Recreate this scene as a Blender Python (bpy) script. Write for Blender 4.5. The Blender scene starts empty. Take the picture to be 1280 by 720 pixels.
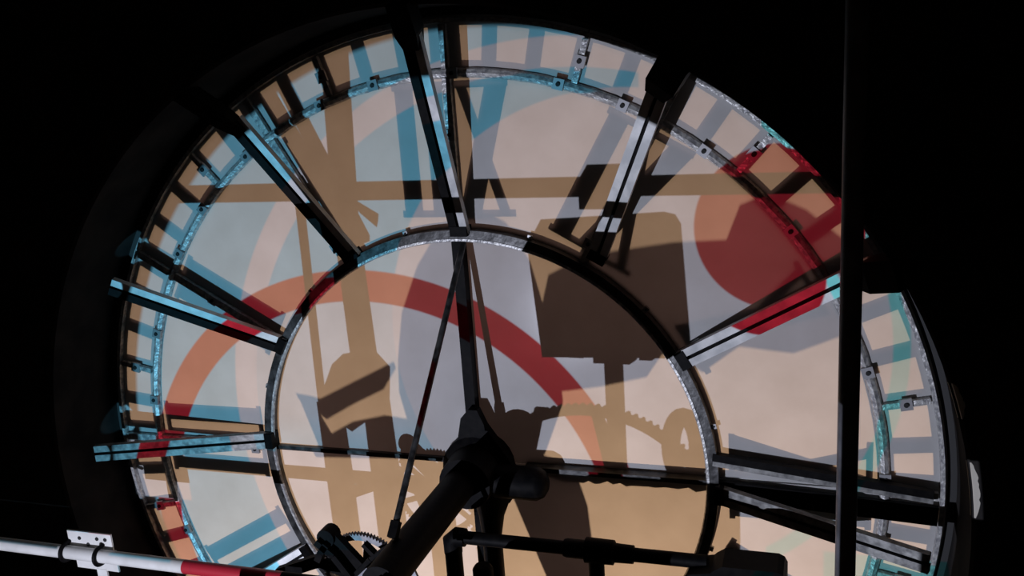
import bpy, bmesh, math, random
from mathutils import Vector, Matrix
random.seed(4)
SC = bpy.context.scene
COL = SC.collection
PI = math.pi
def rad(a): return a * PI / 180

# ------------------------------------------------------------------ camera
# world: dial in the plane y = 0, hub at the origin, inside of the room at y < 0, metres
CAM = Vector((1.422, -3.579, 1.744))
YAW, PITCH, ROLL = -0.32837, -0.25182, -0.06940
def cam_axes():
    cy, sy, cp, sp = math.cos(YAW), math.sin(YAW), math.cos(PITCH), math.sin(PITCH)
    f = Vector((sy*cp, cy*cp, sp)); r = Vector((cy, -sy, 0)); u = r.cross(f)
    cr, sr = math.cos(ROLL), math.sin(ROLL)
    return cr*r + sr*u, -sr*r + cr*u, f
AX, AU, AF = cam_axes()
cd = bpy.data.cameras.new('camera'); cam = bpy.data.objects.new('camera', cd); COL.objects.link(cam)
cam.matrix_world = Matrix(((AX.x, AU.x, -AF.x, CAM.x), (AX.y, AU.y, -AF.y, CAM.y), (AX.z, AU.z, -AF.z, CAM.z), (0, 0, 0, 1)))
cd.sensor_width = 36; cd.angle_x = rad(56); cd.clip_start = 0.05
SC.camera = cam
FPX = 640 / math.tan(rad(28))
def at(px, py, y):
    """point of the photograph's pixel on the plane at depth y"""
    d = AX*((px-640)/FPX) + AU*(-(py-360)/FPX) + AF
    return CAM + d*((y-CAM.y)/d.y)

# ------------------------------------------------------------------ view, sky, lamps
vs = SC.view_settings
vs.view_transform = 'Standard'; vs.look = 'None'; vs.gamma = 1; vs.exposure = 0.0; vs.use_curve_mapping = False
w = bpy.data.worlds.new('world'); SC.world = w; w.use_nodes = True
w.node_tree.nodes['Background'].inputs[0].default_value = (0.106, 0.060, 0.048, 1)   # dusky sky outside the dial
w.node_tree.nodes['Background'].inputs[1].default_value = 1.0

# flood lamp in the street that lights the outer face of the dial from below
FLOOD = Vector((0.35, 2.4, -2.8))
ld = bpy.data.lights.new('street_floodlight', 'SPOT'); lo = bpy.data.objects.new('street_floodlight', ld); COL.objects.link(lo)
ld.energy = 720; ld.color = (1.0, 0.63, 0.37); ld.shadow_soft_size = 0.03; ld.spot_size = rad(95); ld.spot_blend = 0.3
lo.location = FLOOD; lo.rotation_euler = (Vector((0.2, 0, 0.3)) - FLOOD).to_track_quat('-Z', 'Y').to_euler()

# projector in the room: a spot lamp whose picture (coloured discs and rings, with added light patches) is made with nodes
PROJ = Vector((-0.58, -4.0, -0.47))
pd = bpy.data.lights.new('projector_lamp', 'SPOT'); po = bpy.data.objects.new('projector_lamp', pd); COL.objects.link(po)
pd.energy = 455; pd.shadow_soft_size = 0.002; pd.spot_size = rad(84); pd.spot_blend = 0.0
po.location = PROJ; po.rotation_euler = (PI/2, 0, 0)
pd.use_nodes = True
nt = pd.node_tree; nt.nodes.clear()
class X:
    """a number made by nodes"""
    def __init__(s, k): s.k = k
    @staticmethod
    def op(o, a, b=None, clamp=False):
        n = nt.nodes.new('ShaderNodeMath'); n.operation = o; n.use_clamp = clamp
        for i, v in enumerate((a, b)):
            if v is None: continue
            if isinstance(v, X): nt.links.new(v.k, n.inputs[i])
            else: n.inputs[i].default_value = v
        return X(n.outputs[0])
    def __add__(a, b): return X.op('ADD', a, b)
    def __sub__(a, b): return X.op('SUBTRACT', a, b)
    def __rsub__(a, b): return X.op('SUBTRACT', b, a)
    def __mul__(a, b): return X.op('MULTIPLY', a, b)
    __rmul__ = __mul__; __radd__ = __add__
    def __truediv__(a, b): return X.op('DIVIDE', a, b)
def vmax(a, b): return X.op('MAXIMUM', a, b)
def step(e, soft=0.008):                       # 1 where e > 0
    return X.op('ADD', e*(1/soft), 0.5, clamp=True)
tc = nt.nodes.new('ShaderNodeTexCoord'); sep = nt.nodes.new('ShaderNodeSeparateXYZ'); nt.links.new(tc.outputs['Normal'], sep.inputs[0])
nx, ny, nz = X(sep.outputs[0]), X(sep.outputs[1]), X(sep.outputs[2])
U = nx/nz*4.0*-1.0 + PROJ.x
V = ny/nz*4.0*-1.0 + PROJ.z
def dist(cx, cy):
    a, b = U-cx, V-cy
    return X.op('SQRT', a*a + b*b)
def disc(cx, cy, r, soft=0.008): return step(r - dist(cx, cy), soft)
cur = None
def lay(col, m):
    global cur
    n = nt.nodes.new('ShaderNodeMix'); n.data_type = 'RGBA'
    if isinstance(cur, tuple): n.inputs[6].default_value = (*cur, 1)
    else: nt.links.new(cur, n.inputs[6])
    n.inputs[7].default_value = (*col, 1); nt.links.new(m.k, n.inputs[0]); cur = n.outputs[2]
NEUT = (0.86, 0.90, 1.10); TEAL = (0.26, 0.78, 1.14); PALE = (0.68, 0.86, 1.10); RED = (0.54, 0.020, 0.045)
cur = NEUT
dA = dist(0.42, 0.15); dC = dist(0.65, 0.55)
outA = step(dA - 1.60)
inB = step(1.485 - dA)
outC = step(dC - 1.0)
left = step(0.75 - U)
lay(TEAL, outA*step(1.0 - U))
lay(TEAL, inB*outC*left*step(V + 0.25 + 0.6*step(-0.95 - U)))
lay(PALE, inB*outC*step(0.5-U)*disc(-0.50, -0.38, 1.083)*step(V-0.02, 0.3))
lay(NEUT, inB*outC*disc(-0.50, -0.38, 1.083)*step(V*-1.0))
lay((0.30, 0.95, 1.08), step(dC-1.0)*step(1.06-dC)*step(U-1.2))          # thin crescent on the right
lay((0.30, 0.95, 1.08), step(U-1.42)*step(-0.28-V))
dR = dist(-0.50, -0.38)
lay(RED, step(dR-1.083)*step(1.222-dR))
lay(RED, disc(1.25, 1.015, 0.31))
WY = -0.75; WZ = (at(0, 678, WY).z + at(345, 724, WY).z)/2               # white pipe that crosses the beam
KW = 4/(4+WY); VP = PROJ.z + (WZ-PROJ.z)*KW
band = vmax(step(-1.05-U)*step(VP+0.029-V)*step(V-(VP-0.033)), step(U+1.855)*step(-1.525-U)*step(VP+0.10-V)*step(V-(VP-0.20)))  # added light patches cut to fit the white pipe and its clamp
pstrip = step(U-2.04)*step(2.075-U)*step(1.05-V)                           # added strip of light cut to the black pole's edge
lay(NEUT, vmax(band, pstrip))
mask = vmax(disc(0.09, -0.045, 1.85, 0.02), vmax(disc(-1.60, 0.945, 0.07), disc(-1.85, 0.085, 0.075)))  # with added light spots for the two left stay ends
mask = vmax(vmax(mask, band), vmax(pstrip, step(U-1.0)*step(dist(0.0644, 0.0522)-2.092)*step(2.132-dist(0.0644, 0.0522))*step(V-0.18)*step(0.41-V)))  # with an added arc of light for a pale arris strip
lay((0.0, 0.0, 0.0), 1.0 - mask)
em = nt.nodes.new('ShaderNodeEmission'); out = nt.nodes.new('ShaderNodeOutputLight')
nt.links.new(cur, em.inputs[0]); nt.links.new(em.outputs[0], out.inputs[0])

# ------------------------------------------------------------------ materials
def mat(name, col, rough=0.6, metal=0.0, spec=0.5, noise=None, bump=0.0, scale=20.0, col2=None):
    m = bpy.data.materials.new(name); m.use_nodes = True
    t = m.node_tree; b = t.nodes['Principled BSDF']
    b.inputs['Base Color'].default_value = (*col, 1); b.inputs['Roughness'].default_value = rough
    b.inputs['Metallic'].default_value = metal; b.inputs['Specular IOR Level'].default_value = spec
    if col2 or bump:
        tcn = t.nodes.new('ShaderNodeTexCoord'); nz_ = t.nodes.new('ShaderNodeTexNoise')
        nz_.inputs['Scale'].default_value = scale; nz_.inputs['Detail'].default_value = 4
        t.links.new(tcn.outputs['Object'], nz_.inputs['Vector'])
        if col2:
            r = t.nodes.new('ShaderNodeValToRGB'); t.links.new(nz_.outputs[0], r.inputs[0])
            r.color_ramp.elements[0].position = 0.38; r.color_ramp.elements[1].position = 0.62
            r.color_ramp.elements[0].color = (*col, 1); r.color_ramp.elements[1].color = (*col2, 1)
            t.links.new(r.outputs[0], b.inputs['Base Color'])
        if bump:
            bn = t.nodes.new('ShaderNodeBump'); bn.inputs['Strength'].default_value = bump; bn.inputs['Distance'].default_value = 0.01
            t.links.new(nz_.outputs[0], bn.inputs['Height']); t.links.new(bn.outputs[0], b.inputs['Normal'])
    return m
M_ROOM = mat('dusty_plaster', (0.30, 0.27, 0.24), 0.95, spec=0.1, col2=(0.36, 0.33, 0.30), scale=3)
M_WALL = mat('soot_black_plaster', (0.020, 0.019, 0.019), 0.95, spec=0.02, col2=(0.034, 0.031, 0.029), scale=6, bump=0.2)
M_LIT_EDGE = mat('lit_arris_tone', (0.55, 0.52, 0.45), 0.9, spec=0.1)  # pale tone standing for light on the wall edge
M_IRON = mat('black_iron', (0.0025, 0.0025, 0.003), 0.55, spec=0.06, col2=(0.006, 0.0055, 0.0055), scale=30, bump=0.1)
M_OUT = mat('cast_iron_outside', (0.03, 0.03, 0.03), 0.7)
M_SILV = mat('silver_painted_metal', (0.28, 0.28, 0.29), 0.38, 0.3, col2=(0.58, 0.58, 0.56), scale=60, bump=0.5)
M_GRIM = mat('dirty_galvanised_steel', (0.10, 0.10, 0.10), 0.45, 0.2, col2=(0.26, 0.26, 0.25), scale=30, bump=0.2)
M_RING = mat('grimy_grey_iron', (0.012, 0.012, 0.012), 0.4, 0.2, col2=(0.06, 0.06, 0.06), scale=24, bump=0.3)
M_STAY = mat('galvanised_steel', (0.42, 0.43, 0.43), 0.4, 0.15, col2=(0.62, 0.62, 0.61), scale=14)
M_POLE = mat('worn_black_paint', (0.05, 0.05, 0.055), 0.4, spec=0.5, col2=(0.09, 0.09, 0.10), scale=12)
M_BOLT = mat('bolt_steel', (0.35, 0.35, 0.36), 0.4, 0.4)
M_HOLE = mat('bolt_hole', (0.01, 0.01, 0.01), 0.8)
M_PIPE = mat('white_painted_pipe', (0.74, 0.73, 0.70), 0.45, col2=(0.62, 0.61, 0.58), scale=9)
M_REDLIT = mat('red_lit_pipe', (0.42, 0.02, 0.035), 0.4)  # red projected light put into the pipe's colour
M_LINK = mat('dull_zinc', (0.33, 0.33, 0.35), 0.45, 0.2, col2=(0.22, 0.22, 0.24), scale=30)
M_PLASTIC = mat('black_plastic', (0.02, 0.02, 0.02), 0.5)
M_LENS = mat('projector_lens_glass', (0.02, 0.02, 0.03), 0.05)

def opal():
    m = bpy.data.materials.new('opal_glass'); m.use_nodes = True; t = m.node_tree; t.nodes.clear()
    N = t.nodes.new
    tcn = N('ShaderNodeTexCoord'); n1 = N('ShaderNodeTexNoise'); n1.inputs['Scale'].default_value = 5; n1.inputs['Detail'].default_value = 6
    t.links.new(tcn.outputs['Object'], n1.inputs['Vector'])
    r = N('ShaderNodeValToRGB'); t.links.new(n1.outputs[0], r.inputs[0])
    r.color_ramp.elements[0].position = 0.3; r.color_ramp.elements[1].position = 0.7
    r.color_ramp.elements[0].color = (0.74, 0.73, 0.71, 1); r.color_ramp.elements[1].color = (0.84, 0.84, 0.83, 1)
    d = N('ShaderNodeBsdfDiffuse'); tr = N('ShaderNodeBsdfTranslucent'); mx = N('ShaderNodeMixShader'); o = N('ShaderNodeOutputMaterial')
    t.links.new(r.outputs[0], d.inputs[0]); t.links.new(r.outputs[0], tr.inputs[0])
    mx.inputs[0].default_value = 0.5; t.links.new(d.outputs[0], mx.inputs[1]); t.links.new(tr.outputs[0], mx.inputs[2])
    g = N('ShaderNodeBsdfGlossy'); g.inputs['Roughness'].default_value = 0.12; g.inputs[0].default_value = (1, 1, 1, 1)
    m2 = N('ShaderNodeMixShader'); m2.inputs[0].default_value = 0.02
    t.links.new(mx.outputs[0], m2.inputs[1]); t.links.new(g.outputs[0], m2.inputs[2]); t.links.new(m2.outputs[0], o.inputs[0])
    return m
def clear_back():
    m = bpy.data.materials.new('clear_glass_back'); m.use_nodes = True; t = m.node_tree; t.nodes.clear()
    a = t.nodes.new('ShaderNodeBsdfTransparent'); o = t.nodes.new('ShaderNodeOutputMaterial'); t.links.new(a.outputs[0], o.inputs[0])
    return m
M_OPAL, M_CLEAR = opal(), clear_back()

# ------------------------------------------------------------------ mesh helpers
def link(name, bm, m, parent=None, smooth=False):
    me = bpy.data.meshes.new(name)
    bmesh.ops.recalc_face_normals(bm, faces=bm.faces)
    bm.to_mesh(me); bm.free()
    for mm in (m if isinstance(m, (list, tuple)) else [m]): me.materials.append(mm)
    if smooth:
        for p in me.polygons: p.use_smooth = True
        try: me.set_sharp_from_angle(angle=rad(40))
        except Exception: pass
    o = bpy.data.objects.new(name, me); COL.objects.link(o)
    if parent: o.parent = parent; o.matrix_parent_inverse = parent.matrix_world.inverted()
    return o
def tag(o, label, cat, group=None):
    o['label'] = label; o['category'] = cat
    if group: o['group'] = group
    return o
def thing(name, label, cat, loc=(0, 0, 0), group=None):
    o = bpy.data.objects.new(name, None); COL.objects.link(o); o.location = loc
    o.matrix_world = Matrix.Translation(loc)
    return tag(o, label, cat, group)
def struct(o): o['kind'] = 'structure'; return o
def box(bm, lo_, hi):
    vs_ = [bm.verts.new((x, y, z)) for x in (lo_[0], hi[0]) for y in (lo_[1], hi[1]) for z in (lo_[2], hi[2])]
    for f in ((0, 1, 3, 2), (4, 6, 7, 5), (0, 4, 5, 1), (2, 3, 7, 6), (0, 2, 6, 4), (1, 5, 7, 3)): bm.faces.new([vs_[i] for i in f])
def bar(bm, a, b, wdt, hgt, up=Vector((0, -1, 0)), r2=None):
    """rectangular bar a to b; wdt across, hgt along 'up'"""
    a, b, up = Vector(a), Vector(b), Vector(up); d = (b-a).normalized(); s = d.cross(up).normalized(); n = s.cross(d).normalized()
    r2 = r2 or 1.0
    ring = [[p + s*(i*wdt/2*k) + n*(j*hgt/2*k) for i, j in ((-1, -1), (1, -1), (1, 1), (-1, 1))] for p, k in ((a, 1), (b, r2))]
    vv = [[bm.verts.new(p) for p in r] for r in ring]
    for i in range(4): bm.faces.new((vv[0][i], vv[0][(i+1) % 4], vv[1][(i+1) % 4], vv[1][i]))
    bm.faces.new(vv[0][::-1]); bm.faces.new(vv[1])
def tube(bm, pts, radii, n=16, cap=True):
    pts = [Vector(p) for p in pts]
    if not isinstance(radii, (list, tuple)): radii = [radii]*len(pts)
    prev = None; rings = []
    for i, p in enumerate(pts):
        d = (pts[min(i+1, len(pts)-1)] - pts[max(i-1, 0)]).normalized()
        a = prev if prev is not None else (Vector((0, 0, 1)) if abs(d.z) < 0.9 else Vector((1, 0, 0)))
        s = (a - d*a.dot(d)).normalized(); prev = s; t = d.cross(s)
        rings.append([bm.verts.new(p + (s*math.cos(2*PI*k/n) + t*math.sin(2*PI*k/n))*radii[i]) for k in range(n)])
    for r0, r1 in zip(rings, rings[1:]):
        for k in range(n): bm.faces.new((r0[k], r0[(k+1) % n], r1[(k+1) % n], r1[k]))
    if cap: bm.faces.new(rings[0][::-1]); bm.faces.new(rings[-1])
def plate(bm, poly, y0, y1):
    """polygon of (x, z) extruded from y0 to y1"""
    a = [bm.verts.new((x, y0, z)) for x, z in poly]; b = [bm.verts.new((x, y1, z)) for x, z in poly]
    n = len(poly); bm.faces.new(a); bm.faces.new(b[::-1])
    for i in range(n): bm.faces.new((a[i], a[(i+1) % n], b[(i+1) % n], b[i]))
def ring(bm, r0, r1, y0, y1, n=144, a0=0, a1=360, cx=0, cz=0):
    full = abs(a1-a0) >= 360; m = n if full else n+1
    vv = []
    for i in range(m):
        t = rad(a0 + (a1-a0)*i/n); c, s = math.cos(t), math.sin(t)
        vv.append([bm.verts.new((cx+r*c, y, cz+r*s)) for r, y in ((r0, y0), (r1, y0), (r1, y1), (r0, y1))])
    for i in range(n):
        p, q = vv[i], vv[(i+1) % m]
        for k in range(4): bm.faces.new((p[k], p[(k+1) % 4], q[(k+1) % 4], q[k]))
    if not full: bm.faces.new(vv[0]); bm.faces.new(vv[-1][::-1])
def torus_arc(bm, R, y, r, a0, a1, n=120, k=8):
    pts = [(R*math.cos(rad(a0+(a1-a0)*i/n)), y, R*math.sin(rad(a0+(a1-a0)*i/n))) for i in range(n+1)]
    tube(bm, pts, r, k, cap=True)
def P2(r, a, y=0.0): return Vector((r*math.cos(rad(a)), y, r*math.sin(rad(a))))

# ------------------------------------------------------------------ the room
FLOOR, CEIL, XL, XR, YB, YW = -2.2, 3.3, -3.3, 3.3, -6.2, -0.4
def wall_front():
    bm = bmesh.new(); n = 128; R = 1.885; vv = []
    for i in range(n):
        t = 2*PI*i/n; c, s = math.cos(t), math.sin(t)
        k = min((XR if c > 0 else -XL)/max(abs(c), 1e-6), (CEIL if s > 0 else -FLOOR)/max(abs(s), 1e-6))
        vv.append([bm.verts.new(v) for v in ((R*c, YW+0.008, R*s), ((R+0.012)*c, YW, (R+0.012)*s), (k*c, YW, k*s), (k*c, 0.04, k*s), (R*c, 0.04, R*s))])
    for i in range(n):
        p, q = vv[i], vv[(i+1) % n]
        for k in range(5): bm.faces.new((p[k], p[(k+1) % 5], q[(k+1) % 5], q[k]))
    return bm
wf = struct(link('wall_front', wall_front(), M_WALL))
for nm, lo_, hi in (('floor', (XL-.1, YB-.1, FLOOR-.1), (XR+.1, 0.04, FLOOR)), ('ceiling', (XL-.1, YB-.1, CEIL), (XR+.1, 0.04, CEIL+.1)),
                    ('wall_left', (XL-.1, YB-.1, FLOOR), (XL, 0.04, CEIL)), ('wall_right', (XR, YB-.1, FLOOR), (XR+.1, 0.04, CEIL)),
                    ('wall_back', (XL, YB-.1, FLOOR), (XR, YB, CEIL))):
    b = bmesh.new(); box(b, lo_, hi); struct(link(nm, b, M_ROOM))
# pale strips on the arris of the opening, its lit glints put into colour
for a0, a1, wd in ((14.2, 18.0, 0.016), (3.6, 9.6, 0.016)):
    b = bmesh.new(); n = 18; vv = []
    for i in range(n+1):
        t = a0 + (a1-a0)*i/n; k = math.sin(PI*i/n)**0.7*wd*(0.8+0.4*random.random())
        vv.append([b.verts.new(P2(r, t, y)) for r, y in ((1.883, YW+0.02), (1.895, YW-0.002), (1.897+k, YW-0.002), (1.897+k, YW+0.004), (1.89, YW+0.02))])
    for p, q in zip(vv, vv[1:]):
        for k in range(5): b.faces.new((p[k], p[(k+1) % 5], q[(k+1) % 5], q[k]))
    link('lit_arris_strip', b, M_LIT_EDGE, wf)

# ------------------------------------------------------------------ the dial
R1, R2, RW, R3 = 1.0, 1.635, 1.80, 1.832
dial = thing('clock_dial', 'large round tower clock dial of backlit opal glass in an iron frame', 'clock dial')
GT = 0.006
def sector(r0, r1, a0, a1, gap=0.003):
    bm = bmesh.new(); n = max(4, int((a1-a0)/2)); top, bot = [], []
    def g(r): return math.degrees(gap/max(r, 0.02))
    def arc(r): return [(r, a0+g(r)+(a1-a0-2*g(r))*i/n) for i in range(n+1)]
    poly = arc(r1) + (arc(r0)[::-1] if r0 > 0.001 else [(0.004, (a0+a1)/2)])
    front = [bm.verts.new(P2(r, a, -GT/2)) for r, a in poly]; back = [bm.verts.new(P2(r, a, GT/2)) for r, a in poly]
    if r0 > 0.001:
        k = len(poly)
        for i in range(n):
            bm.faces.new((front[i], front[i+1], front[k-2-i], front[k-1-i])).material_index = 0
            bm.faces.new((back[i], back[i+1], back[k-2-i], back[k-1-i])).material_index = 1
    else:
        for i in range(n):
            bm.faces.new((front[i], front[i+1], front[-1])); bm.faces.new((back[i], back[i+1], back[-1])).material_index = 1
    for i in range(len(poly)):
        j = (i+1) % len(poly); bm.faces.new((front[i], front[j], back[j], back[i])).material_index = 0
    return bm
for k in range(4): link('glass_pane', sector(0, R1, 90*k, 90*k+90), (M_OPAL, M_CLEAR), dial)
for k in range(12): link('glass_pane', sector(R1, R2, 30*k, 30*k+30), (M_OPAL, M_CLEAR), dial)
JOINTS = sorted(a % 360 for c in (30, 90, 150, 210, 270, 330) for a in (c-18, c+18))
for a, b_ in zip(JOINTS, JOINTS[1:]+[JOINTS[0]+360]): link('glass_pane', sector(R2, R3+0.02, a, b_), (M_OPAL, M_CLEAR), dial)

# cast-iron work outside the glass: shows as dark shapes against the street light
b = bmesh.new(); ring(b, RW, 2.0, 0.0035, 0.010); link('outer_iron_ring', b, M_OUT, dial)
b = bmesh.new(); ring(b, 1.605, 1.662, 0.0035, 0.008); link('chapter_ring', b, M_OUT, dial)
b = bmesh.new(); ring(b, 0.985, 1.03, 0.0035, 0.008); link('centre_iron_ring', b, M_OUT, dial)
for k in range(12):
    bm = bmesh.new(); bar(bm, P2(1.02, 30*k, 0.006), P2(1.62, 30*k, 0.006), 0.05, 0.004); link('iron_spoke', bm, M_OUT, dial)
me0 = None
for k in range(60):
    if me0 is None:
        bm = bmesh.new(); box(bm, (1.66, 0.0036, -0.030), (RW+0.01, 0.0075, 0.030)); o = link('minute_bar', bm, M_OUT, dial); me0 = o.data
    else:
        o = bpy.data.objects.new('minute_bar', me0); COL.objects.link(o); o.parent = dial
    o.rotation_euler = (0, -rad(6*k), 0)
    if k % 5 == 0: o.scale = (1, 1, 2.15)
NUM = ['XII', 'I', 'II', 'III', 'IIII', 'V', 'VI', 'VII', 'VIII', 'IX', 'X', 'XI']
def numeral(txt, th):
    bm = bmesh.new(); r0, r1 = 1.055, 1.585
    e = Vector((-math.sin(th), 0, math.cos(th))); t = Vector((-math.cos(th), 0, -math.sin(th)))
    W = {'I': 0.125, 'V': 0.25, 'X': 0.26}; tot = sum(W[c] for c in txt); x = -tot/2
    def P(s, r, y): return t*s + e*r + Vector((0, y, 0))
    def st(s0, s1, wd, ra=r0, rb=r1):
        q = ((s0-wd/2, ra), (s0+wd/2, ra), (s1+wd/2, rb), (s1-wd/2, rb))
        a = [bm.verts.new(P(s, r, 0.0037)) for s, r in q]; c = [bm.verts.new(P(s, r, 0.0078)) for s, r in q]
        bm.faces.new(a); bm.faces.new(c[::-1])
        for i in range(4): bm.faces.new((a[i], a[(i+1) % 4], c[(i+1) % 4], c[i]))
    for c in txt:
        wd = W[c]; m = x + wd/2
        if c == 'I': st(m, m, 0.078)
        elif c == 'V': st(m, x+0.055, 0.085); st(m, x+wd-0.05, 0.042)
        else: st(x+wd-0.055, x+0.055, 0.09); st(x+0.05, x+wd-0.05, 0.042)
        x += wd
    for rr in (r0, r1-0.022):
        q = -tot/2
        a_ = ((-tot/2+0.012, rr), (tot/2-0.012, rr), (tot/2-0.012, rr+0.022), (-tot/2+0.012, rr+0.022))
        a = [bm.verts.new(P(s, r, 0.0037)) for s, r in a_]; c = [bm.verts.new(P(s, r, 0.0078)) for s, r in a_]
        bm.faces.new(a); bm.faces.new(c[::-1])
        for i in range(4): bm.faces.new((a[i], a[(i+1) % 4], c[(i+1) % 4], c[i]))
    o = link('numeral', bm, M_OUT, dial); o['label'] = 'iron Roman numeral ' + txt + ' seen from behind through the glass'
for h in range(12): numeral(NUM[h], rad(30*h))
b = bmesh.new(); poly = [(0.22, 0.02), (1.64, 0.02)]; x = 1.64
while x > 0.24:
    poly.append((x, -0.07+random.uniform(-0.008, 0.010))); x -= random.uniform(0.02, 0.05)
poly.append((0.22, -0.07)); plate(b, poly, 0.0038, 0.012); link('transom', b, M_OUT, dial)

# iron and lead work on the room side
b = bmesh.new(); ring(b, 0.985, 1.022, -0.055, -0.006, 160); link('centre_ring', b, M_RING, dial)
b = bmesh.new(); torus_arc(b, 0.982, -0.05, 0.009, 0, 360, 160, 6); link('ring_bead', b, M_SILV, dial, True)
b = bmesh.new()
n = 260
for lo_r, hi_r, yy in ((R2-0.02, R2+0.02, -0.02),):
    vv = []
    for i in range(n):
        jt = random.uniform(-0.0012, 0.0012); a = 360*i/n
        vv.append([b.verts.new(P2(r, a, y)) for r, y in ((lo_r+jt, -0.006), (lo_r+0.006+jt, yy+random.uniform(-.0015, .0015)), (R2+jt, yy-0.008), (hi_r-0.006+jt, yy+random.uniform(-.0015, .0015)), (hi_r+jt, -0.006))])
    for i in range(n):
        p, q = vv[i], vv[(i+1) % n]
        for k in range(4): b.faces.new((p[k], p[k+1], q[k+1], q[k]))
        b.faces.new((p[4], p[0], q[0], q[4]))
link('glazing_ring', b, M_SILV, dial)
b = bmesh.new(); ring(b, R3-0.006, R3+0.010, -0.03, -0.004, 160); link('rim_bead', b, M_SILV, dial)
def gbar(r0, r1, a, wd, h=0.022, m=None, name='glazing_bar'):
    bm = bmesh.new(); bar(bm, P2(r0, a, -0.006-h/2), P2(r1, a, -0.006-h/2), wd, h); return link(name, bm, m or M_SILV, dial)
for k in range(12):
    if k: gbar(1.02, R2-0.018, 30*k, 0.034)
    gbar(R2+0.018, R3-0.012, 30*k, 0.03)
for a in JOINTS: gbar(R2+0.018, R3-0.012, a, 0.022)
for a, r0 in ((90, 0.16), (0, 0.22), (180, 0.16), (270, 0.2)):
    gbar(r0, 0.985, a, 0.045 if a in (90, 270) else 0.02, 0.05 if a != 180 else 0.02, M_IRON if a in (90, 270) else M_RING, 'centre_bar')
# bolted clips
proto = None
def clip(r, a, s=1.0):
    global proto
    if proto is None:
        bm = bmesh.new(); box(bm, (-0.022, -0.012, -0.022), (0.022, 0, 0.022)); d = bm
        c = link('bolt_clip', d, M_BOLT, dial)
        hb = bmesh.new(); tube(hb, [(0, -0.012, 0), (0, -0.018, 0)], 0.009, 10); h = link('bolt', hb, M_HOLE, c)
        proto = (c, h.data)
    else:
        c = bpy.data.objects.new('bolt_clip', proto[0].data); COL.objects.link(c); c.parent = dial
        h = bpy.data.objects.new('bolt', proto[1]); COL.objects.link(h); h.parent = c
    c.location = P2(r, a, -0.022); c.rotation_euler = (0, -rad(a), 0); c.scale = (s, 1, s)
for k in range(30): clip(R2, 6*2*k + (5 if k % 3 else 2), 0.95)
for a in JOINTS: clip(1.735, a, 1.0)
for k in range(1, 12): clip(1.40, 30*k, 0.9); clip(1.10, 30*k+0.8, 0.9)
for k in range(12): clip(1.03, 30*k+13, 0.45)

# stays from the centre ring out to the wall
RO, DO = 1.752, 0.31
SEEN = {0: ((896, 617), (1162, 704), -0.32), 30: ((852, 450), (1092, 334), -0.30), 60: ((746, 323), (829, 98), -0.34), 90: ((576, 291), (513, 40), -0.34),
        120: ((442, 322), (293, 151), -0.25), 150: ((356, 432), (139, 357), -0.30), 180: ((342, 549), (120, 566), -0.31)}
for k in range(-1, 8):
    a = 30*k; e = P2(1, a); t = Vector((-e.z, 0, e.x))    # t: counter-clockwise as seen from the room
    I, O = e*1.0 + Vector((0, -0.05, 0)), e*RO + Vector((0, -DO, 0))
    if a in SEEN: I, O = at(*SEEN[a][0], -0.05), at(*SEEN[a][1], SEEN[a][2])
    dark = a in (90, 120, 150); light = M_GRIM if a in (0, 180) else M_STAY  # one bar coloured black for the unlit side of these stays
    for s, m in ((-1, light), (1, M_IRON if dark else light)):
        wd = 0.03 if not (dark and s > 0) else 0.034
        bm = bmesh.new(); bar(bm, I + t*s*0.022, O + t*s*0.022, wd, 0.03); link('stay_bar', bm, m, dial)
    bm = bmesh.new(); bar(bm, I + Vector((0, 0.012, 0)), O + Vector((0, 0.012, 0)), 0.03, 0.016); link('stay_web', bm, M_IRON, dial)
    bm = bmesh.new(); box(bm, (-0.02, -0.03, -0.036), (0.02, 0.03, 0.036)); o = link('stay_foot', bm, M_IRON, dial)
    o.location = I + e*0.01; o.rotation_euler = (0, -rad(a), 0)
    if a in (30, 60, 90, 120):
        bm = bmesh.new(); f = {90: 0.75, 120: 0.6}.get(a, 1.0)
        C0 = I.lerp(O, 0.93); C1 = e*1.90 + Vector((0, -0.39, 0))
        bar(bm, C0, C0.lerp(C1, 0.35), 0.075*f, 0.06, r2=1.45); bar(bm, C0.lerp(C1, 0.35), C1, 0.109*f, 0.087); link('wall_bracket', bm, M_IRON, dial)
bm = bmesh.new(); bar(bm, (1.0, -0.04, 0.085), (1.80, -0.05, 0.0), 0.022, 0.03); link('brace_and_shade_bar', bm, M_GRIM, dial)
bm = bmesh.new(); bar(bm, (1.0, -0.045, 0.112), (1.80, -0.055, 0.025), 0.03, 0.03); link('brace_and_shade_bar', bm, M_IRON, dial)  # black bar standing for the shadow above the grey brace
bm = bmesh.new(); bar(bm, (1.02, -0.03, -0.035), (1.82, -0.03, -0.075), 0.075, 0.02); link('brace_and_shade_bar', bm, M_IRON, dial)  # dark strip put in for the shadow along the transom

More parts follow.
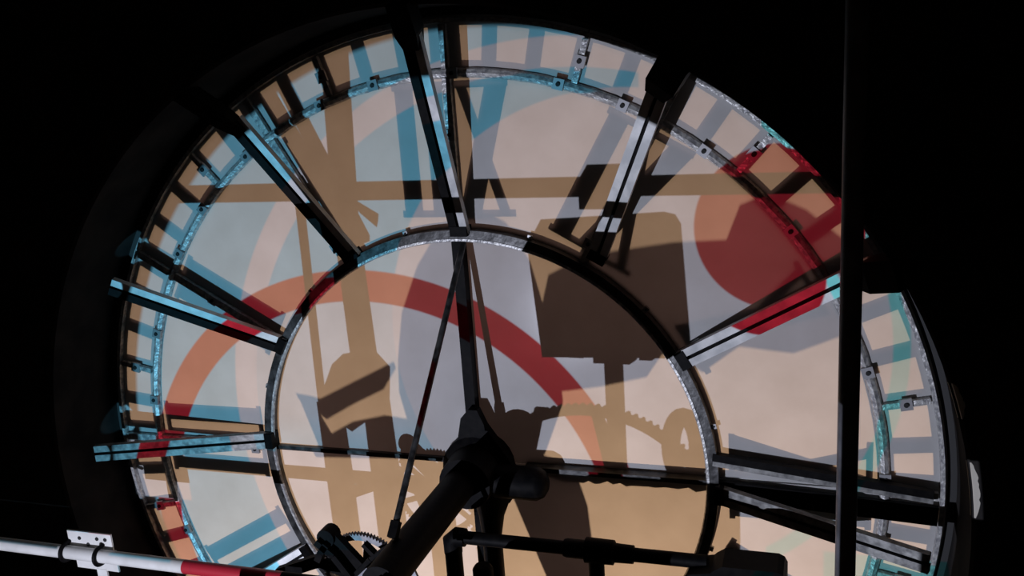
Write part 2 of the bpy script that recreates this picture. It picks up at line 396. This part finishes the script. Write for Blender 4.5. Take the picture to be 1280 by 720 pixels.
# ------------------------------------------------------------------ hands outside the glass
HY = 0.30
def hp(u, v, HY=HY):        # place on the hands' plane whose flood-lamp shadow falls at dial place (u, v)
    k = (FLOOD.y-HY)/FLOOD.y
    return (FLOOD.x + (u-FLOOD.x)*k, FLOOD.z + (v-FLOOD.z)*k)
def hand(name, polys, label, y):
    t = thing(name, label, 'clock hand', (0, y, 0))
    for nm, pl in polys:
        bm = bmesh.new(); plate(bm, [hp(*p, y) for p in pl], y, y+0.02); link(nm, bm, M_OUT, t)
    return t
hand('minute_hand', [('blade', [(0, -.1), (-.2, .0), (-.31, .11), (-.34, .26), (-.33, .41), (-.29, .62), (-.20, .82), (-.08, .99), (.06, 1.08), (.20, 1.0), (.29, .84), (.33, .67), (.37, .45), (.39, .28), (.3, .05), (.15, -.1)]),
                     ('tail', [(.02, -.02), (.14, -.16), (.30, -.62), (.40, -.66), (.50, -.60), (.47, -.2), (.42, -.02), (.2, .04)])],
     'broad dark clock hand pointing up, behind the glass', HY)
hand('hour_hand', [('blade', [(.15, .1), (.38, .33), (.55, .36), (.74, .41), (.82, .53), (.96, .44), (1.1, .55), (1.3, .53), (1.46, .60), (1.54, .78), (1.46, .93), (1.33, 1.04), (1.2, 1.10), (1.10, 1.06), (1.05, .93), (.85, .92), (.52, .87), (.36, .79), (.28, .5)]),
                   ('tail', [(.05, -.02), (-.3, -.02), (-.8, -.05), (-.74, .02), (-.58, .11), (-.42, .15), (-.22, .13), (-.05, .07)]),
                   ('tail_fin', [(-.85, .23), (-.79, .20), (-.72, .14), (-.58, .22), (-.42, .30), (-.35, .40), (-.55, .30), (-.73, .21), (-.77, .22)]), ('tail_web', [(-.84, .22), (-.78, .22), (-.68, .02), (-.77, -.01)])],
     'broad dark clock hand pointing toward the red disc, behind the glass', HY+0.03)

# ------------------------------------------------------------------ drive at the hub
dr = thing('clock_drive', 'black iron hub bearing and thick drive shaft at the centre of the dial', 'clock drive', (0, 0, -0.3))
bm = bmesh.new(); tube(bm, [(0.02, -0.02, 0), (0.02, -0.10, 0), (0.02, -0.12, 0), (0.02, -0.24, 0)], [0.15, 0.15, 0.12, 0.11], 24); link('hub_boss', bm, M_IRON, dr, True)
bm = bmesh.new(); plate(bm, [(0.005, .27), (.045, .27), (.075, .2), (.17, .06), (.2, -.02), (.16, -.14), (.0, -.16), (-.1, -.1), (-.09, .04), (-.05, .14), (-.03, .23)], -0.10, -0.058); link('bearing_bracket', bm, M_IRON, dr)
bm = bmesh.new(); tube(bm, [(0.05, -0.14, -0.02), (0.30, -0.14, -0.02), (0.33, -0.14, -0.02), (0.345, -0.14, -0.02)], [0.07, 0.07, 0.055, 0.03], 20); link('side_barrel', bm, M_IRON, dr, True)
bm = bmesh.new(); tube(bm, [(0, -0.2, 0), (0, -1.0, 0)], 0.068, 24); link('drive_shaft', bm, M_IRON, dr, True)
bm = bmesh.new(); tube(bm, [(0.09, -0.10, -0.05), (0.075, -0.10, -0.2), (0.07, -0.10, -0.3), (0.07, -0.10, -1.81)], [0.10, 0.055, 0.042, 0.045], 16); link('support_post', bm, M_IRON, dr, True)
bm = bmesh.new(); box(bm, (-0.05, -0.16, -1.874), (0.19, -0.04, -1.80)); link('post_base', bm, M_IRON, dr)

# reduction gear at the near end of the shaft
GY = -0.62
gc = at(457, 717, GY)
rg = thing('reduction_gear', 'dark toothed gear train with levers at the end of the drive shaft', 'gear train', (gc.x, GY, gc.z-0.4))
def gear(bm, cx, cz, r0, r1, y0, y1, teeth, th=0.010):
    n = teeth*4; vv = []
    for i in range(n):
        t = 2*PI*i/n; r = r1 + (th if i % 4 in (0, 1) else 0)
        c, s = math.cos(t), math.sin(t)
        vv.append([bm.verts.new((cx+a*c, y, cz+a*s)) for a, y in ((r0, y0), (r, y0), (r, y1), (r0, y1))])
    for i in range(n):
        p, q = vv[i], vv[(i+1) % n]
        for k in range(4): bm.faces.new((p[k], p[(k+1) % 4], q[(k+1) % 4], q[k]))
bm = bmesh.new(); gear(bm, gc.x, gc.z, 0.148, 0.168, GY-0.012, GY+0.012, 80, 0.007); gw = link('gear_wheel', bm, M_LINK, rg)
for k in range(6):
    bm = bmesh.new(); a = Vector((gc.x, GY, gc.z)); bar(bm, a+P2(0.03, 60*k+20), a+P2(0.15, 60*k+20), 0.022, 0.018); link('spoke', bm, M_IRON, gw)
bm = bmesh.new(); tube(bm, [(gc.x, GY-0.03, gc.z), (gc.x, GY+0.03, gc.z)], 0.04, 16); link('gear_hub', bm, M_IRON, gw, True)
def pxbar(name, pts, wpx, y, m, depth=0.03, par=rg):
    """flat bar of the gear train through points seen at depth y"""
    bm = bmesh.new(); P_ = [at(p[0], p[1], y) for p in pts]; wd = wpx*(P_[0]-CAM).length/FPX
    for a, c in zip(P_, P_[1:]): bar(bm, a, c, wd, depth)
    return link(name, bm, m, par)
pxbar('frame_arm', [(410, 670), (472, 735)], 24, GY-0.05, M_IRON)
bm = bmesh.new(); c = at(411, 669, GY-0.05); tube(bm, [c+Vector((0, -0.03, 0)), c+Vector((0, 0.03, 0))], 0.036, 16); link('knob', bm, M_IRON, rg, True)
pxbar('frame_arm', [(500, 682), (468, 702), (430, 740)], 17, GY-0.07, M_IRON)
pxbar('lever', [(396, 676), (418, 694), (440, 722)], 8, GY-0.09, M_IRON)
pxbar('lever', [(409, 680), (402, 690), (398, 700)], 8, GY-0.09, M_IRON)
pxbar('lever', [(455, 679), (468, 692)], 5, GY-0.1, M_IRON)
bm = bmesh.new(); lp = [(480, 702), (489, 697), (499, 696), (503, 703), (500, 712), (494, 724), (484, 724)]
LY = GY-0.14; lq = [at(x_, y_, LY) for x_, y_ in lp]; plate(bm, [(p.x, p.z) for p in lq], LY-0.006, LY+0.006); lk = link('link_plate', bm, M_LINK, rg); lk['label'] = 'dull grey link plate with a slot'
bm = bmesh.new(); c = at(497, 702, LY-0.006); tube(bm, [c, c+Vector((0, -0.006, 0))], 0.011, 12); link('slot_pin', bm, M_HOLE, lk)
pxbar('link_bar', [(511, 702), (522, 726)], 6, LY, M_LINK, 0.012)
pxbar('link_bar', [(449, 724), (462, 712), (470, 726)], 8, LY, M_LINK, 0.012)
pxbar('frame_arm', [(440, 716), (512, 700)], 20, GY+0.05, M_IRON)
pxbar('frame_arm', [(350, 716), (400, 700), (440, 716)], 14, GY, M_IRON)
bm = bmesh.new(); box(bm, (gc.x-0.05, GY-0.1, FLOOR), (gc.x+0.05, GY+0.0, gc.z-0.02)); link('pedestal', bm, M_IRON, rg)

# thin rod from the ring to the gear train
ra, rb = P2(0.968, 88.4, -0.05), at(493, 662, -0.80)
rod = thing('stay_rod', 'thin dark iron rod slanting from the centre ring to the gear train', 'rod', rb)
bm = bmesh.new(); tube(bm, [ra, rb], 0.0125, 10); link('rod', bm, M_RING, rod, True)
bm = bmesh.new(); bar(bm, rb + (ra-rb).normalized()*0.03, rb - (ra-rb).normalized()*0.03, 0.032, 0.03); link('clevis', bm, M_IRON, rod)

# ------------------------------------------------------------------ pipework
PY = -0.46
def pp(px, py): return at(px, py, PY)
pz = pp(720, 686).z; x0, x1 = pp(566, 680).x, pp(884, 700).x
pw = thing('black_pipe', 'black iron pipe run with elbow and union fitting below the hub', 'pipe', (x0, PY, FLOOR))
bm = bmesh.new(); tube(bm, [(x0, PY, pz), (x1, PY, pz)], 0.026, 16); link('pipe', bm, M_IRON, pw, True)
bm = bmesh.new(); tube(bm, [(x0+0.055, PY, pz), (x0+0.02, PY, pz), (x0, PY, pz-0.015), (x0, PY, pz-0.07)], [0.036, 0.038, 0.038, 0.036], 16); link('elbow', bm, M_IRON, pw, True)
bm = bmesh.new(); tube(bm, [(x0, PY, pz-0.05), (x0, PY, FLOOR)], 0.034, 16); link('riser', bm, M_IRON, pw, True)
xs = pp(605, 700).x
bm = bmesh.new(); tube(bm, [(xs, PY-.02, pz-0.10), (xs, PY-.02, pz-0.115), (xs, PY-.02, FLOOR)], [0.03, 0.04, 0.04], 16); link('stub_pipe', bm, M_IRON, pw, True)
xu0, xu1 = pp(705, 684).x, pp(792, 694).x
bm = bmesh.new(); L = xu1-xu0
tube(bm, [(xu0, PY, pz), (xu0+.05*L, PY, pz), (xu0+.3*L, PY, pz), (xu0+.32*L, PY, pz), (xu0+.72*L, PY, pz), (xu0+.74*L, PY, pz), (xu1, PY, pz)], [0.032, 0.036, 0.036, 0.048, 0.046, 0.036, 0.034], 16); link('union_fitting', bm, M_IRON, pw, True)
xm = (xu0+xu1)/2 - 0.01
bm = bmesh.new(); tube(bm, [(xm, PY, pz), (xm, PY, FLOOR)], 0.03, 16); link('branch_pipe', bm, M_IRON, pw, True)
va, vb = pp(884, 692), pp(984, 722)
bm = bmesh.new(); zt = pp(935, 697).z
pl = [(x1-0.06, zt-0.10), (x1-0.06, zt-0.045), (x1+0.02, zt-0.03), (x1+0.03, zt-0.02), (x1+0.06, zt), (vb.x-0.03, zt), (vb.x-0.01, zt-0.01), (vb.x, zt-0.03), (vb.x, zt-0.10)]
plate(bm, pl, PY-0.08, PY+0.05); link('valve_box', bm, M_IRON, pw)

# white pipe with a length coloured for the red projected light and a bolted clamp, running in from the left wall
w1 = at(345, 724, WY); wz = WZ
wp = thing('white_pipe', 'white painted horizontal pipe with a length coloured for red projected light', 'pipe', (w1.x, WY, wz))
xr, xe = at(232, 713, WY).x, -0.30
bm = bmesh.new(); tube(bm, [(XL, WY, wz), (xr, WY, wz)], 0.0275, 18); link('pipe', bm, M_PIPE, wp, True)
bm = bmesh.new(); tube(bm, [(xr, WY, wz), (-0.55, WY, wz)], 0.0277, 18); o = link('red_lit_length', bm, M_REDLIT, wp, True); o['label'] = 'length of pipe coloured for red projected light'
bm = bmesh.new(); tube(bm, [(-0.55, WY, wz), (xe, WY, wz)], 0.0275, 18); link('iron_end', bm, M_IRON, wp, True)
cl = thing('pipe_clamp', 'white drilled plate clamped to the pipe with two dark U bolts', 'clamp', (at(108, 690, WY).x, WY, wz))
cx0, cx1 = at(82, 690, WY).x, at(135, 690, WY).x
bm = bmesh.new(); box(bm, (cx0, WY+0.028, wz+0.012), (cx1, WY+0.036, wz+0.085)); link('plate', bm, M_PIPE, cl)
bm = bmesh.new(); box(bm, (cx0+0.02, WY+0.028, wz-0.085), (cx1+0.01, WY+0.036, wz+0.012)); link('plate', bm, M_PIPE, cl)
bm = bmesh.new(); box(bm, (cx0+0.12, WY+0.026, wz-0.16), (cx0+0.17, WY+0.034, wz-0.08)); link('tab', bm, M_PIPE, cl)
for x_ in (cx0+0.005, cx1-0.045):
    bm = bmesh.new()
    tube(bm, [(x_, WY+0.05, wz+0.036)] + [(x_, WY-0.036*math.sin(PI*i/10)+0.0, wz+0.036*math.cos(PI*i/10)) for i in range(11)] + [(x_, WY+0.05, wz-0.036)], 0.0085, 8); link('u_bolt', bm, M_IRON, cl, True)
for x_, z_ in ((cx0+0.06, .055), (cx0+0.10, .03), (cx0+0.15, .06), (cx1-0.03, .06)):
    bm = bmesh.new(); tube(bm, [(x_, WY+0.0285, wz+z_), (x_, WY+0.024, wz+z_)], 0.008, 8); link('bolt_hole', bm, M_HOLE, cl)

# black pole from floor to ceiling
pole = thing('scaffold_pole', 'black vertical pole standing in front of the right side of the dial', 'pole', (1.48, -0.9, FLOOR))
bm = bmesh.new(); tube(bm, [(1.48, -0.9, FLOOR), (1.48, -0.9, CEIL)], 0.029, 20); link('pole', bm, M_POLE, pole, True)
bm = bmesh.new(); tube(bm, [(1.48, -0.9, FLOOR), (1.48, -0.9, FLOOR+0.02)], 0.08, 16); link('foot_plate', bm, M_IRON, pole)

# ------------------------------------------------------------------ gear standing between the projector and the dial, below the picture
S_ = 0.42; CY = PROJ.y + S_*4
def cp_(u, v): return (PROJ.x + S_*(u-PROJ.x), PROJ.z + S_*(v-PROJ.z))
def cast(name, poly, par, m=M_IRON, d=0.02):
    bm = bmesh.new(); plate(bm, [cp_(*p) for p in poly], CY-d, CY+d); return link(name, bm, m, par)
VF = (FLOOR-PROJ.z)/S_ + PROJ.z         # dial height whose caster is on the floor
def rect(u0, v0, u1, v1): return [(u0, v0), (u1, v0), (u1, v1), (u0, v1)]
fr = thing('iron_frame', 'black iron frame with rail, post and brace standing before the projector', 'frame', (*[cp_(-.5, 0)[0], CY], FLOOR))
cast('post', [(-.565, .45), (-.435, .45), (-.455, 1.0), (-.40, 2.1), (-.53, 2.1), (-.575, 1.0)], fr)
cast('head_plate', [(-.76, .2), (-.66, .40), (-.60, .45), (-.45, .48), (-.38, .40), (-.40, .24), (-.6, .1)], fr)
cast('leg', [(-.76, .22), (-.63, .22), (-.62, -.1), (-.58, VF), (-.72, VF)], fr)
cast('leg', [(-.53, .25), (-.40, .3), (-.38, -.2), (-.36, VF), (-.50, VF)], fr)
cast('rail', rect(-2.0, 1.16, 2.2, 1.20), fr)
cast('rail_clamp', rect(.52, 1.12, .65, 1.235), fr, d=0.03)
cast('hanger_rod', [(-.755, .1), (-.715, .1), (-.70, 1.16), (-.745, 1.16)], fr, d=0.01)
cast('brace', [(-.86, 1.85), (-.80, 1.85), (-.41, .98), (-.47, .96)], fr, d=0.015)
cast('pin', [(-.46, 1.13), (-.44, 1.10), (-.37, 1.04), (-.36, 1.07)], fr, d=0.015)
cb = thing('control_box', 'dark control box on a thin post standing on the clock movement', 'control box', (cp_(.6, 0)[0], CY, cp_(.6, -.02)[1]))
cast('box', [(.345, .515), (.865, .53), (.84, .98), (.82, 1.015), (.78, 1.025), (.31, 1.0)], cb, M_PLASTIC, 0.06)
cast('post', [(.585, -.02), (.635, -.02), (.635, .52), (.585, .52)], cb)
for a_, c_, z_ in ((.44, .50, .495), (.54, .69, .475), (.73, .78, .495)): cast('mounting_foot', rect(a_, z_, c_, .53), cb)
mv = thing('clock_movement', 'black cased clock movement with a toothed great wheel and crank loop', 'clock movement', (cp_(.55, 0)[0], CY, FLOOR))
cast('case', [(.10, VF), (1.0, VF), (1.0, -.02), (.46, -.02), (.40, -.10), (.12, -.12)], mv, d=0.10)
bm = bmesh.new(); g0 = cp_(.49, -.27); gear(bm, g0[0], g0[1], 0.51*S_, 0.545*S_, CY-0.012, CY+0.012, 110, 0.005); link('great_wheel', bm, M_IRON, mv)
for u0 in (.60, .20):
    cast('wheel_spoke', [(u0-.03, -.05), (u0+.03, -.05), (u0*.6+.19, .26), (u0*.6+.15, .26)], mv, d=0.008)
bm = bmesh.new(); c0 = cp_(.885, .12); tube(bm, [(c0[0]+0.055*S_*math.cos(2*PI*i/28), CY, c0[1]+0.135*S_*math.sin(2*PI*i/28)) for i in range(29)], 0.038*S_, 8); link('crank_loop', bm, M_IRON, mv, True)

# the projector and its stand
pj = thing('projector', 'black projector on a stand in the middle of the room', 'projector', (PROJ.x, PROJ.y-0.2, FLOOR))
bm = bmesh.new(); box(bm, (PROJ.x-0.18, PROJ.y-0.36, PROJ.z-0.06), (PROJ.x+0.18, PROJ.y-0.07, PROJ.z+0.06)); link('housing', bm, M_PLASTIC, pj)
bm = bmesh.new(); tube(bm, [(PROJ.x, PROJ.y-0.08, PROJ.z), (PROJ.x, PROJ.y-0.02, PROJ.z)], 0.035, 16); link('lens', bm, M_LENS, pj, True)
bm = bmesh.new(); tube(bm, [(PROJ.x, PROJ.y-0.2, FLOOR), (PROJ.x, PROJ.y-0.2, PROJ.z-0.05)], 0.025, 12); link('stand', bm, M_IRON, pj, True)
bm = bmesh.new(); tube(bm, [(PROJ.x, PROJ.y-0.2, FLOOR), (PROJ.x, PROJ.y-0.2, FLOOR+0.03)], 0.2, 20); link('stand_base', bm, M_IRON, pj)
